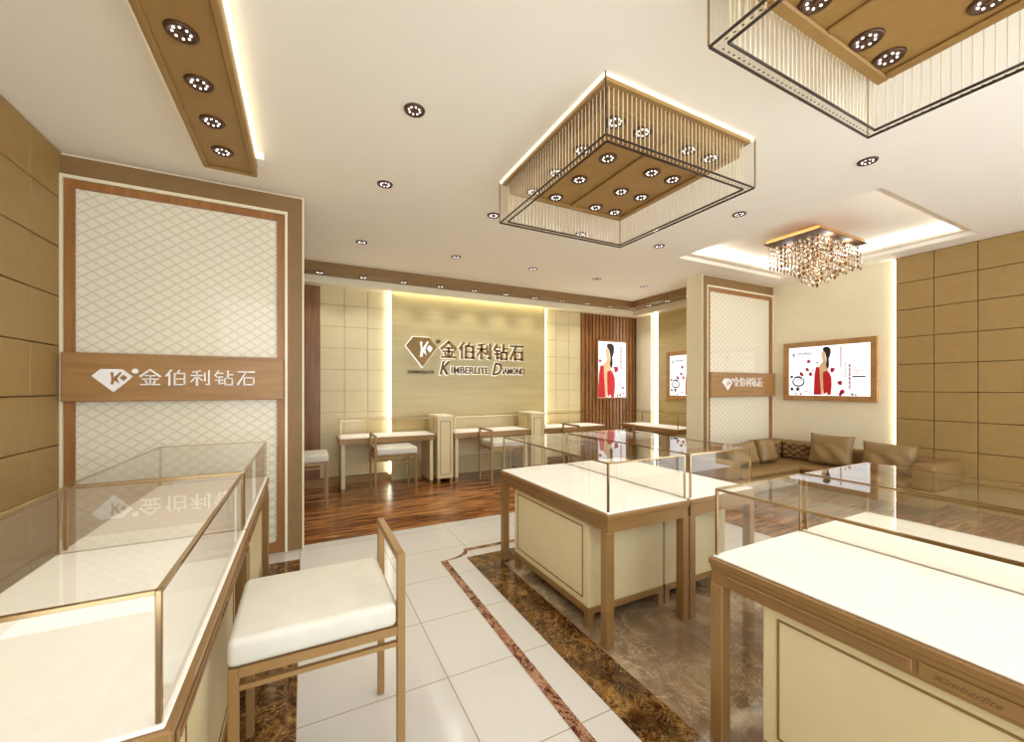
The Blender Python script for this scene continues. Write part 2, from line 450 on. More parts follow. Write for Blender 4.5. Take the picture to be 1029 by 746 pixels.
tag(MB().box(6.703, 6.737, 2.369, 2.384, 0.002, 3.0).build('led_strip', M['led_cream']), 'vertical light strip where the cream wall meets the tan padded wall', 'light strip')

# partitions with lattice windows
def partition(x0, x1, yf, depth, name):
    struct(MB().box(x0, x1, yf, yf + depth, 0, H).build(name, M['cream_bead']))
def lattice_panel(x0, x1, yf, label, band_label, left_border, right_border, emb, chars, zb, zt):
    t = thing('lattice_panel', label, 'wall panel', (x0, yf, 0))
    W = x1 - x0
    b0 = .095 if left_border else .0
    b1 = W - (.115 if right_border else 0)
    d = .03
    top = 2.995
    bw = MB()
    if left_border: bw.box(.012, b0, -d, -.001, 0.002, top)
    if right_border: bw.box(b1, W - .006, -d, -.001, 0.002, top)
    bw.box(b0, b1, -d, -.001, 2.865, top)
    bw.build('border', M['tan_band'], t)
    be = MB(); c = .028
    be.box(b0, b0 + .016, -d - .012, -.001, 0.002, 2.862); be.box(b1 - .02, b1, -d - .012, -.001, 0.002, 2.862)
    be.box(b0 + .016, b1 - .02, -d - .012, -.001, 2.838, 2.862)
    if right_border: be.box(W - .005, W + .008, -d - .004, -.001, 0.002, 3.0)
    if left_border: be.box(-.004, .010, -d - .004, -.001, 0.002, 3.0)
    be.build('bead', M['cream_bead'], t)
    f0, f1 = b0 + .018, b1 - .022
    fr = MB()
    fr.box(f0, f0 + .055, -d, -.001, .002, 2.836); fr.box(f1 - .055, f1, -d, -.001, .002, 2.836)
    fr.box(f0 + .055, f1 - .055, -d, -.001, 2.78, 2.836); fr.box(f0 + .055, f1 - .055, -d, -.001, .002, .09)
    fr.build('frame', M['frame_wood'], t)
    MB().box(f0 + .055, f1 - .055, -.012, -.001, .09, 2.78).build('lattice', M['lattice'], t)
    MB().box(f0 + .055, f1 - .055, -.022, -.018, .09, 2.78).build('glass_pane', M['clear'], t)
    # the sign band across it
    s = thing('sign_board', band_label, 'sign', (x0, yf - d - .003, 0))
    g0, g1 = f0 + .004, f1 - .004
    q = MB(); q.box(g0, g1, -.05, 0, zb, zt, .006, 1); q.build('board', M['band_wood'], s)
    q = MB(); q.box(g0 + .002, g1 - .002, -.058, -.050, zb + .004, zb + .018); q.box(g0 + .002, g1 - .002, -.058, -.050, zt - .018, zt - .004); q.build('trim_moulding', M['band_wood'], s)
    ex0, ex1, ez0, ez1 = emb
    put('emblem', emblem_mesh(ex0, ex1, ez0, ez1, .012, M['white_letter']), s, (0, -.057, 0))
    dot = MB(); dot.lathe([(0, 0), (.018, 0), (.018, .012), (0, .012)]); dm = dot.mesh('dot', M['white_letter'])
    put('dot', dm, s, (ex1 + .012, -.051, ez1 - .012), (PI / 2, 0, 0))
    tx0, tx1, tz0, tz1 = chars
    cw = (tx1 - tx0) / 5
    for k in range(5):
        put('character', char_mesh(k, tx0 + k * cw + cw * .08, tx0 + (k + 1) * cw - cw * .12, tz0, tz1, .012, M['white_letter'], .85), s, (0, -.0505, 0))
partition(-1.54, -0.004, 3.945, .06, 'wall_partition')
lattice_panel(-1.5, -0.01, 3.945, 'tall lattice panel behind glass at the end of the left showcases', 'brown sign board with white emblem and lettering across the left lattice panel', False, True,
              (.18, .40, 1.35, 1.515), (.425, 1.165, 1.40, 1.515), 1.285, 1.628)
partition(5.05, 6.74, 3.945, .24, 'wall_column')
lattice_panel(5.05, 6.735, 3.945, 'tall lattice panel on the column behind the tan sofa', 'brown sign board with white emblem and lettering on the column behind the sofa', True, False,
              (.345, .575, 1.335, 1.515), (.60, 1.31, 1.40, 1.53), 1.245, 1.605)

# back room walls
struct(MB().box(LX, 6.16, BY, BY + .08, 0, H).build('wall_back', M['joint']))
def tile_wall(x0, x1, name):
    w = MB(); n = round((x1 - x0) / .304)
    for i in range(n):
        for z0 in [.11 + .306 * k for k in range(9)]:
            a = x0 + (x1 - x0) * i / n; b = x0 + (x1 - x0) * (i + 1) / n
            w.box(a + .0015, b - .0015, BY - .02, BY - .001, z0 + .0015, min(z0 + .306, 2.868) - .0015, .003, 1)
    struct(w.build(name, M['cream']))
tile_wall(.195, 1.148, 'wall_back_tiles'); tile_wall(3.85, 4.68, 'wall_back_tiles')
MBw = MB().box(LX, .19, BY - .03, BY - .001, 0.1, 2.868); struct(MBw.build('wall_back_wood', M['slat']))
struct(MB().box(1.155, 3.842, BY - .1, BY - .001, 0.0, 2.868).build('wall_back_stone', M['stone']))
w = MB()
for zz in (.6, 1.2, 1.8, 2.4): w.box(1.155, 3.842, BY - .1015, BY - .1, zz, zz + .004)
struct(w.build('trim_3', M['stone']))
w = MB()
x = 4.69
while x < 6.03:
    w.box(x, x + .066, BY - .055, BY - .012, .1, 2.868, .004, 1); x += .0845
w.box(4.685, 6.06, BY - .012, BY - .001, .1, 2.868)
struct(w.build('wall_back_slats', M['slat']))
w = MB(); w.box(LX, 1.15, BY - .03, BY - .001, .002, .1); w.box(3.85, 6.06, BY - .06, BY - .001, .002, .1)
struct(w.build('baseboard_back', M['bronze']))
# side wall of the back room
struct(MB().box(6.10, 6.16, 4.186, BY + .02, 0, H).build('wall_side', M['cream_bead']))
struct(MB().box(6.055, 6.099, 5.85, 6.24, .002, 2.868).build('wall_side_panel', M['cream_bead']))
struct(MB().box(6.055, 6.099, 4.19, 5.67, .002, 2.868).build('wall_side_panel', M['stone']))
tag(MB().box(6.088, 6.098, 5.70, 5.80, .05, 2.86).build('led_strip', M['led_cream']), 'upright light strip in the gap beside the slatted wood corner', 'light strip')
# soffit with lights and the header below it
w = MB()
w.box(LX, 6.1, 5.82, BY - .001, 2.905, H - .001); w.box(5.55, 6.099, 4.186, 5.82, 2.905, H - .001)
struct(w.build('ceiling_soffit', M['tan_band']))
w = MB(); w.box(LX, 6.1, 6.075, 6.10, 2.80, 2.904); w.box(5.82, 6.05, 4.19, 6.07, 2.80, 2.904); w.box(LX, 6.1, 6.10, BY - .001, 2.87, 2.904); w.box(LX, 1.15, 6.10, BY - .022, 2.80, 2.869); w.box(3.85, 6.05, 6.10, BY - .06, 2.80, 2.869)
struct(w.build('trim_4', M['cream_bead']))
tag(MB().box(1.17, 3.83, 6.103, 6.125, 2.826, 2.846).build('led_strip', M['led_cream']), 'light strip hidden over the stone sign wall', 'light strip')
tag(MB().box(1.128, 1.148, BY - .07, BY - .022, .1, 2.84).build('led_strip', M['led_cream']), 'upright light strip at the left edge of the stone sign wall', 'light strip')
tag(MB().box(3.846, 3.866, BY - .07, BY - .022, .1, 2.84).build('led_strip', M['led_cream']), 'upright light strip at the right edge of the stone sign wall', 'light strip')

# ------------------------------------------------------------------ downlights
def downlight_parts(parent):
    MB().lathe([(.0, -.004), (.043, -.004), (.047, -.011), (.058, -.009), (.062, 0), (0, 0)]).build('bezel', M['dark'], parent, True)
    w = MB()
    for k in range(8):
        a = 2 * PI * k / 8
        w.lathe([(0, -.0085), (.0046, -.0075), (.0046, -.004), (0, -.004)], .032 * math.cos(a), .032 * math.sin(a), 0, 10)
    w.build('led_ring', M['led'], parent, True)
    MB().lathe([(0, -.009), (.010, -.008), (.012, -.004), (0, -.004)], seg=12).build('hub', M['dark'], parent, True)
def spot(x, y, z, e, size=110, blend=.8, rad=.05):
    l = bpy.data.lights.new('spot_lamp', 'SPOT'); l.energy = e; l.spot_size = math.radians(size); l.spot_blend = blend
    l.shadow_soft_size = rad; l.color = LC
    o = bpy.data.objects.new('spot_lamp', l); col.objects.link(o); o.location = (x, y, z); return o
LC = (.85, .865, .835)
ceil_spots = [
 (.578, 2.39, 'recessed ceiling light nearest above the big cream stool'),
 (.578, 3.37, 'second recessed ceiling light beyond the one over the big stool, in the left row'),
 (.575, 4.83, 'recessed ceiling light above the left stool and desk of the back room'),
 (1.60, 3.51, 'recessed ceiling light just left of the hanging box light'),
 (1.69, 4.84, 'recessed ceiling light in front of the gold wall sign emblem'),
 (2.80, 4.84, 'recessed ceiling light in front of the gold lettering right end'),
 (3.94, 4.88, 'recessed ceiling light before the right cream tiles of the back room'),
 (4.92, 4.90, 'recessed ceiling light in front of the slatted wood wall'),
 (2.62, 3.52, 'recessed ceiling light seen through the far side of the hanging box light'),
 (3.65, 3.40, 'recessed ceiling light beyond the right end of the hanging box light'),
 (3.65, 2.43, 'recessed ceiling light between the hanging box light and the crystal chandelier'),
 (3.62, 1.44, 'recessed ceiling light nearest the corner of the closer box light'),
]
first = None
for (x, y, lab) in ceil_spots:
    if first is None:
        first = thing('downlight', lab, 'ceiling light', (x, y, H), 0, 'ceiling downlights'); downlight_parts(first)
    else: dup(first, lab, (x, y, H), None, 'ceiling downlights')
    spot(x, y, H - .03, 24 if y > 4.5 else 15)
sof = [(.18 + .547 * k, 5.92) for k in range(11)] + [(5.66, 5.52), (5.66, 5.09), (5.66, 4.66)]
words = ['first', 'second', 'third', 'fourth', 'fifth', 'sixth', 'seventh', 'eighth', 'ninth', 'tenth', 'eleventh']
for k, (x, y) in enumerate(sof):
    if k < 11: lab = words[k] + ' small light from the left in the brown back soffit'
    else: lab = words[k - 11] + ' small light from the corner in the brown side soffit'
    dup(first, lab, (x, y, 2.905), None, 'soffit downlights')
    spot(x, y, 2.875, 13 if k < 11 else 9, 100)

# ------------------------------------------------------------------ box ceiling lights
def rod_mesh(h):
    return MB().cyl(0, 0, -h, 0, .0028, seg=6).mesh('rod', M['rod'])
RODM = rod_mesh(.285)
def box_light(x0, x1, y0, y1, label, order):
    t = thing('ceiling_light', label, 'ceiling light', ((x0 + x1) / 2, (y0 + y1) / 2, H), 0, 'box ceiling lights')
    a, b = (x1 - x0) / 2, (y1 - y0) / 2
    zb = 2.70 - H
    # inner tray
    ta, tb = a - .062, b - .062
    w = MB(); w.box(-ta, ta, -tb, tb, -.10, -.0301); w.box(-a + .016, a - .016, -b + .016, b - .016, -.03, -.001)
    w.build('tray', M['tray'], t)
    w = MB()
    for (p0, p1, q0, q1) in ((-ta, ta, -tb, -tb + .05), (-ta, ta, tb - .05, tb), (-ta, -ta + .05, -tb + .05, tb - .05), (ta - .05, ta, -tb + .05, tb - .05), (-.02, .02, -tb + .05, tb - .05)):
        w.box(p0, p1, q0, q1, -.118, -.1002, .006, 1)
    w.build('tray_rim', M['tray'], t)
    for ix in (-.41, -.20, .20, .41):
        for iy in (-.47, -.157, .157, .47):
            d = bpy.data.objects.new('downlight', None); d.empty_display_size = .05; col.objects.link(d); d.parent = t; d.location = (ix, iy, -.1004)
            for ch in first.children:
                c = ch.copy(); col.objects.link(c); c.parent = d
    # glowing edge under the ceiling
    w = MB(); e = .014
    w.box(-a, a, -b, -b + e, -.009, -.001); w.box(-a, a, b - e, b, -.009, -.001); w.box(-a, -a + e, -b + e, b - e, -.009, -.001); w.box(a - e, a, -b + e, b - e, -.009, -.001)
    w.build('led_edge', M['led_warm'], t)
    # clear glass skirt
    g = .004
    for (p0, p1, q0, q1) in ((-a, a, -b, -b + g), (-a, a, b - g, b), (-a, -a + g, -b + g, b - g), (a - g, a, -b + g, b - g)):
        MB().box(p0, p1, q0, q1, zb, -.031).build('glass_pane', M['clear'], t)
    # double dark edge lines at the bottom with a clear crystal strip between
    i = .045
    w = MB()
    for (A, B) in ((a + .001, b + .001), (a - i, b - i)):
        h = .0045
        w.box(-A, A, -B, -B + h, zb - .012, zb - .0005); w.box(-A, A, B - h, B, zb - .012, zb - .0005)
        w.box(-A, -A + h, -B + h, B - h, zb - .012, zb - .0005); w.box(A - h, A, -B + h, B - h, zb - .012, zb - .0005)
    w.build('edge_line', M['rim_dark'], t)
    w = MB(); k = .005
    w.box(-a + k, a - k, -b + k, -b + i - .001, zb - .008, zb - .002); w.box(-a + k, a - k, b - i + .001, b - k, zb - .008, zb - .002)
    w.box(-a + k, -a + i - .001, -b + i, b - i, zb - .008, zb - .002); w.box(a - i + .001, a - k, -b + i, b - i, zb - .008, zb - .002)
    w.build('crystal_strip', M['clear'], t)
    w = MB(); q = -a + .05
    while q < a - .04:
        for yy in (-b + .022, b - .022): w.box(q, q + .009, yy - .003, yy + .003, zb - .0095, zb - .0082)
        q += .032
    q = -b + .05
    while q < b - .04:
        for xx in (-a + .022, a - .022): w.box(xx - .003, xx + .003, q, q + .009, zb - .0095, zb - .0082)
        q += .032
    w.build('bead_row', M['dark'], t)['kind'] = 'stuff'
    for sx in (-1, 1):
        for sy in (-1, 1):
            w = MB(); w.box(sx * (a + .001) - .003, sx * (a + .001) + .003, sy * (b + .001) - .003, sy * (b + .001) + .003, zb - .0005, -.001)
            w.build('corner_edge', M['rim_dark'] if (sx < 0 and sy < 0) else M['champagne'], t)
    # rods hanging inside the skirt
    n = 36; pts = []
    A, B = a - i + .002, b - i + .002
    for k in range(n):
        f = (k + .5) / n * 2 - 1
        pts += [(f * A, order * B), (-A, f * B), (f * A, -order * B), (A, f * B)]
    pts.sort(key=lambda p: (p[0] + t.location.x) ** 2 + (p[1] + t.location.y) ** 2)
    for (px, py) in pts[:100]: put('rod', RODM, t, (px, py, -.031))
    w = MB()
    for (px, py) in pts[100:]: w.cyl(px, py, -.316, -.031, .0028, seg=6)
    w.build('rod', M['rod'], t)['kind'] = 'stuff'
    for ix in (-.41, -.20, .20, .41):
        for iy in (-.47, -.157, .157, .47):
            spot(t.location.x + ix, t.location.y + iy, H - .13, 3.2, 105)
    return t
box_light(1.385, 2.63, 1.645, 2.92, 'square hanging box ceiling light with crystal rods above the middle showcases', 1)
box_light(1.385, 2.63, -.22, 1.045, 'box ceiling light with crystal rods at the upper right, cut by the photo edge', -1)

# strip light over the left showcases
t = thing('ceiling_strip_light', 'long brown ceiling strip with a row of lamps above the left showcases', 'ceiling light', (-.455, 1.2, H))
w = MB(); w.box(-.155, .155, -2.2, 2.235, -.115, -.001); w.build('tray', M['tray'], t)
w = MB()
w.box(-.155, -.125, -2.2, 2.205, -.128, -.1152, .004, 1); w.box(.125, .155, -2.2, 2.205, -.128, -.1152, .004, 1); w.box(-.155, .155, 2.205, 2.235, -.128, -.1152, .004, 1)
w.build('tray_rim', M['tray'], t)
MB().box(-.165, -.156, -2.2, 2.235, -.128, -.001).build('edge_trim', M['cream_bead'], t)
MB().box(.157, .172, -2.2, 2.10, -.05, -.012).build('led_edge', M['led_warm'], t)
MB().box(.156, .205, 2.105, 2.205, -.05, -.002).build('end_block', M['white_letter'], t)
for k in range(8):
    y = 1.972 - .328 * k
    d = bpy.data.objects.new('downlight', None); d.empty_display_size = .05; col.objects.link(d); d.parent = t; d.location = (-.012, y, -.1154)
    for ch in first.children:
        c = ch.copy(); col.objects.link(c); c.parent = d
    spot(-.455, 1.2 + y, H - .15, 9, 110)

# ------------------------------------------------------------------ showcases
def glass_case(t, L, D, zt=.985, zb=.722, ins=.018, gm='glass'):
    g = .006; c = .011
    x0, x1, y0, y1 = ins, L - ins, ins, D - ins
    e = .0004
    for (p0, p1, q0, q1, r0, r1) in ((x0 + c + e, x1 - c - e, y0, y0 + g, zb, zt - g - .001), (x0 + c + e, x1 - c - e, y1 - g, y1, zb, zt - g - .001), (x0, x0 + g, y0 + c + e, y1 - c - e, zb, zt - g - .001),
                                     (x1 - g, x1, y0 + c + e, y1 - c - e, zb, zt - g - .001), (x0 + c, x1 - c, y0 + c, y1 - c, zt - g, zt)):
        MB().box(p0, p1, q0, q1, r0, r1).build('glass_pane', M[gm], t)
    for px in (x0, x1 - c):
        for py in (y0, y1 - c):
            MB().box(px, px + c, py, py + c, zb, zt, .0015, 1).build('corner_post', M['champagne'], t)
    w = MB()
    w.box(x0 + c, x1 - c, y0, y0 + c, zt - .008, zt + .0005); w.box(x0 + c, x1 - c, y1 - c, y1, zt - .008, zt + .0005)
    w.box(x0, x0 + c, y0 + c, y1 - c, zt - .008, zt + .0005); w.box(x1 - c, x1, y0 + c, y1 - c, zt - .008, zt + .0005)
    w.build('edge_trim', M['champagne'], t)
def table_top(t, L, D, plate=True, drop=.615, ph=.09):
    w = MB()
    w.box(0, L, 0, D, .685, .712, .004, 1); w.box(.006, L - .006, .006, D - .006, .672, .685)
    w.box(.010, L - .010, .010, D - .010, drop, .672)
    w.build('frame', M['bronze'], t)
    w = MB(); w.box(.012, L - .012, .012, D - .012, .712, .7205, .003, 1)
    w.build('display_bed', M['bed'], t)
    cx = L / 2
    for (a, b) in ((.075, cx - ph - .012), (cx + ph + .012, L - .075)):
        d = MB(); d.box(a, b, .004, .0098, drop + .012, .662, .002, 1); dd = d.build('drawer_front', M['bronze'], t)
        MB().box(a + .012, b - .012, .0015, .0039, drop + .022, .652).build('inset', M['bronze_dark'], dd)
    if plate:
        p = MB(); p.box(cx - ph, cx + ph, .0045, .0098, drop + .010, .664, .002, 1); pp = p.build('name_plate', M['bronze'], t)
        tm = text_mesh('Kimberlite', 'lettering', M['brown_letter'], cx - .058, cx + .058, drop + .021, .652, .001, -.008, .5)
        put('lettering', tm, pp, (0, .0044, 0))
def showcase(label, L, D, loc, rz, group):
    t = thing('showcase', label, 'showcase', loc, rz, group)
    table_top(t, L, D)
    s = .052
    for px in (.008, L - .008 - s):
        for py in (.002, D - .002 - s):
            MB().box(px, px + s, py, py + s, .002, .6145, .003, 1).build('leg', M['bronze'], t)
    # cabinet below
    a, b, c, d = .20, L - .20, .03, D - .006
    w = MB(); w.box(a, b, c, d, .125, .6145, .003, 1); cab = w.build('cabinet', M['cream'], t)
    for (p0, p1, q0, q1) in ((a + .05, b - .05, .575, .581), (a + .05, b - .05, .165, .171), (a + .05, a + .056, .171, .575), (b - .056, b - .05, .171, .575)):
        pass
    w = MB()
    for (p0, p1, q0, q1) in ((a + .05, b - .05, .575, .582), (a + .05, b - .05, .165, .172), (a + .05, a + .057, .172, .575), (b - .057, b - .05, .172, .575)):
        w.box(p0, p1, c - .003, c - .0002, q0, q1)
    w.build('panel_outline', M['bronze_dark'], cab)
    w = MB(); w.box(a - .004, b + .004, c - .004, d, .085, .1245, .003, 1); w.build('base_rail', M['bronze'], t)
    for px in (a, b - .04):
        for py in (c, d - .04):
            MB().box(px, px + .04, py, py + .04, .002, .0848).build('foot', M['bronze'], t)
    glass_case(t, L, D)
    return t
G1 = 'glass topped jewellery showcases'
L, D = 1.31, .628
s0 = showcase('bronze framed glass showcase in the middle, side facing the tiled aisle', L, D, (1.412, 2.972, 0), -PI / 2, G1)
dup(s0, 'bronze framed glass showcase behind the middle one, on the sofa side', (2.671, 1.662, 0), PI / 2)
s2 = showcase('large bronze framed showcase at the lower right with lettered plate', 1.42, D, (1.432, 1.085, 0), -PI / 2, G1)
dup(s2, 'glass showcase at the right edge, beyond the lower right lettered one', (2.691, -.335, 0), PI / 2)
LD = 1.262
s1 = showcase('nearest glass showcase of the left row beside the big cream stool', LD, .655, (-.232, 1.010, 0), PI / 2, G1)
dup(s1, 'far glass showcase of the left row against the lattice panel', (-.232, 2.275, 0), PI / 2)

# back room desks
def desk(label, loc, rz, L=1.28, D=.52):
    t = thing('display_desk', label, 'desk', loc, rz, 'white topped desks of the back room')
    table_top(t, L, D, plate=False, drop=.635)
    for px in (.03, L - .03 - .05):
        w = MB(); w.box(px, px + .05, .03, D - .03, .06, .634, .003, 1); w.build('end_panel', M['cream'], t)
        w = MB(); w.box(px + .003, px + .047, .04, D - .04, .002, .0598); w.build('foot', M['bronze'], t)
    MB().box(.081, L - .081, D - .05, D - .035, .30, .634).build('modesty_panel', M['cream'], t)
    glass_case(t, L, D, .955, gm='desk_glass')
    return t
d0 = desk('white topped display desk left of the two cream pillars', (.395, 5.66, 0), 0)
dup(d0, 'white topped display desk between the two cream pillars', (1.945, 5.66, 0))
dup(d0, 'white topped display desk right of the two cream pillars', (3.485, 5.66, 0))
dup(d0, 'white topped display desk along the side wall under the poster', (5.24, 5.78, 0), -PI / 2)
def pillar(label, loc):
    t = thing('display_pillar', label, 'pillar', loc, 0, 'cream pillars between the desks')
    w, d = .235, .45
    MB().box(0, w, 0, d, .075, .955, .004, 1).build('body', M['cream'], t)
    q = MB(); q.box(-.006, w + .006, -.006, d, .956, .982, .003, 1); q.build('cap', M['cream_bead'], t)
    q = MB()
    for (a, b, z0, z1) in ((.04, w - .04, .13, .138), (.04, w - .04, .892, .90), (.04, .048, .138, .892), (w - .048, w - .04, .138, .892)): q.box(a, b, -.004, -.0003, z0, z1)
    q.build('panel_outline', M['bronze_dark'], t)
    for px in (.002, w - .042): MB().box(px, px + .04, .01, d - .01, .002, .0745).build('foot', M['bronze'], t)
    return t
p0 = pillar('left cream pillar between two display desks under the wall sign', (1.692, 5.64, 0))
dup(p0, 'right cream pillar between two display desks near the slatted wall', (3.238, 5.64, 0))

# ------------------------------------------------------------------ stools
def stool(label, loc, rz):
    t = thing('stool', label, 'stool', loc, rz, 'low backed cream stools')
    W, Dp = .50, .455; s = .028     # local: back posts at +x
    for (px, py, h) in ((0, 0, .535), (0, Dp - s, .535), (W, 0, .79), (W, Dp - s, .79)):
        MB().box(px, px + s, py, py + s, .002, h, .002, 1).build('leg', M['bronze'], t)
    MB().box(W, W + s, s + .0004, Dp - s - .0004, .762, .79, .002, 1).build('back_rail', M['bronze'], t)
    e = .0004
    w = MB(); 
    w.box(s + e, W - e, 0, s, .505, .535); w.box(s + e, W - e, Dp - s, Dp, .505, .535); w.box(0, s, s + e, Dp - s - e, .505, .535); w.box(W, W + s, s + e, Dp - s - e, .505, .535)
    w.build('seat_frame', M['bronze'], t)
    r = .016
    for py in (.006, Dp - .006 - r): MB().box(s + e, W - e, py, py + r, .462, .478).build('stretcher', M['bronze'], t)
    w = MB(); w.box(-.004, W - .001, -.004, Dp + .004, .536, .622, .022, 4); w.build('seat', M['leather'], t, True)
    return t
st = stool('large cream leather stool with bronze legs beside the left showcases', (-.205, 1.468, 0), 0)
dup(st, 'cream stool half hidden behind the left lattice panel', (.245, 5.505, 0), PI)
b0 = dup(st, 'cream stool at the left display desk of the back room', (1.295, 5.652, 0), PI)
dup(st, 'cream stool at the middle display desk of the back room', (2.86, 5.652, 0), PI)
dup(st, 'cream stool at the right display desk, seen past the middle glass case', (4.36, 5.652, 0), PI)
dup(st, 'cream stool at the side desk beneath the ink poster', (5.232, 5.36, 0), PI)

# ------------------------------------------------------------------ gold wall sign
t = thing('wall_sign', 'gold emblem and gold lettering on the lit stone wall of the back room', 'sign', (0, BY - .1, 0))
M['halo'] = m_emit('backlit_acrylic', (1.0, 0.95, 0.80, 1), 1.05)
eb = put('emblem', emblem_mesh(1.36, 1.835, 1.70, 2.15, .03, M['gold']), t, (0, -.045, 0))
gem = [(-.02, .70), (.21, 1.03), (.75, 1.03), (1.03, .68), (.53, -.04)]
put('backlight', curve_solid([[(1.36 + u * .475, 1.70 + v * .45) for u, v in gem]], .006, 'backlight', M['halo']), eb, (0, .03, 0))
dm = MB().lathe([(0, 0), (.03, 0), (.03, .03), (0, .03)]).mesh('dot', M['brown_letter'])
put('dot', dm, t, (1.862, -.03, 2.10), (PI / 2, 0, 0))
cp = put('caption', text_mesh('KIMBERLITE', 'caption', M['brown_letter'], 1.40, 1.80, 1.60, 1.645, .02, .02), t, (0, -.03, 0))
cw = (3.39 - 1.88) / 5
for k in range(5):
    x0, x1 = 1.88 + k * cw + .02, 1.88 + (k + 1) * cw - .035
    c = put('character', char_mesh(k, x0, x1, 1.85, 2.10, .03, M['gold'], 1.5), t, (0, -.035, 0))
    put('backlight', char_mesh(k, x0, x1, 1.85, 2.10, .004, M['halo'], 2.15), c, (0, .014, 0))
for (ch, x0, x1, z0, z1, sh) in (('K', 1.88, 2.06, 1.585, 1.80, .3), ('IMBERLITE', 2.07, 2.72, 1.605, 1.715, 0), ('D', 2.78, 2.96, 1.585, 1.80, .3), ('IAMOND', 2.97, 3.39, 1.605, 1.715, 0)):
    c = put('lettering', text_mesh(ch, 'lettering', M['brown_letter'], x0, x1, z0, z1, .02, .025, sh), t, (0, -.03, 0))
    put('backlight', text_mesh(ch, 'backlight', M['halo'], x0 - .008, x1 + .008, z0 - .01, z1 + .01, .004, .06, sh), c, (0, .012, 0))

# ------------------------------------------------------------------ posters (light boxes)
FIG = dict(
 hair=[(401, 182), (415, 168), (445, 165), (468, 180), (473, 210), (465, 240), (455, 262), (458, 300), (455, 330), (440, 338), (432, 310), (438, 280), (437, 266), (433, 242), (425, 214), (408, 194)],
 face=[(398, 200), (412, 200), (424, 215), (430, 245), (432, 262), (440, 290), (447, 330), (450, 362), (380, 362), (372, 330), (378, 308), (395, 292), (406, 280), (405, 268), (396, 250), (393, 232)],
 arm=[(376, 312), (398, 302), (407, 340), (406, 420), (409, 480), (406, 545), (390, 545), (385, 470), (379, 400)],
 d1=[(345, 325), (372, 320), (382, 360), (384, 420), (390, 545), (325, 545), (330, 440), (333, 380)],
 d2=[(405, 365), (440, 355), (460, 370), (478, 410), (480, 470), (472, 545), (440, 545), (440, 525), (412, 545), (407, 480)])
def blob(cx, cy, r, n=10, j=.35, seed=0):
    rr = random.Random(seed)
    return [(cx + r * (1 - j * rr.random()) * math.cos(2 * PI * k / n), cy + r * (1 - j * rr.random()) * math.sin(2 * PI * k / n)) for k in range(n)]
def bar(x0, y0, x1, y1, w):
    d = Vector((x1 - x0, y1 - y0)); d.normalize(); n = Vector((-d.y, d.x)) * w / 2
    return [(x0 + n.x, y0 + n.y), (x0 - n.x, y0 - n.y), (x1 - n.x, y1 - n.y), (x1 + n.x, y1 + n.y)]
def glyph(cx, cy, s, seed):
    rr = random.Random(seed); out = []
    for k in range(3): yy = cy - s * .34 + k * s * .34; out.append(bar(cx - s * .4 * (0.6 + .4 * rr.random()), yy, cx + s * .4, yy + s * .03, s * .2))
    out.append(bar(cx + s * .02, cy - s * .42, cx - s * .05, cy + s * .42, s * .16))
    return out
def layer(polys, f, name, mat, parent, lift, depth=.0008):
    if name in ('flower', 'ink_drawing', 'branch_drawing'):
        for q in polys: put(name, curve_solid([[f(p) for p in q]], depth, name, mat), parent, (0, -lift, 0))
        return
    mes = [curve_solid([[f(p) for p in q]], depth, name, mat) for q in polys]
    return put(name, join_meshes(name, mat, mes), parent, (0, -lift, 0))
def poster(label, loc, rz, W, Hh, fw, depth, fig_map, wide):
    t = thing('poster_lightbox', label, 'poster', loc, rz, 'lit advertising posters')
    w = MB()
    w.box(0, W, -depth, 0, 0, fw, .005, 1); w.box(0, W, -depth, 0, Hh - fw, Hh, .005, 1)
    w.box(0, fw, -depth, 0, fw, Hh - fw, .005, 1); w.box(W - fw, W, -depth, 0, fw, Hh - fw, .005, 1)
    w.build('frame', M['poster_wood'] if wide else M['slat'], t)
    MB().box(fw, W - fw, -depth * .55, -.002, fw, Hh - fw).build('poster', M['lightbox'], t)
    pf = -(-depth * .55) + .001
    f = fig_map
    fg = put('woman_figure', join_meshes('woman_figure', M['skin'], [curve_solid([[f(p) for p in FIG[k]]], .0008, 's', M['skin']) for k in ('face',)]), t, (0, -pf, 0))
    layer([FIG['arm']], f, 'arm', M['skin'], fg, .0012)
    layer([FIG['hair']], f, 'hair', M['hair'], fg, .001)
    layer([FIG['d1'], FIG['d2']], f, 'red_dress', M['red'], fg, .0005)
    return t, f, pf
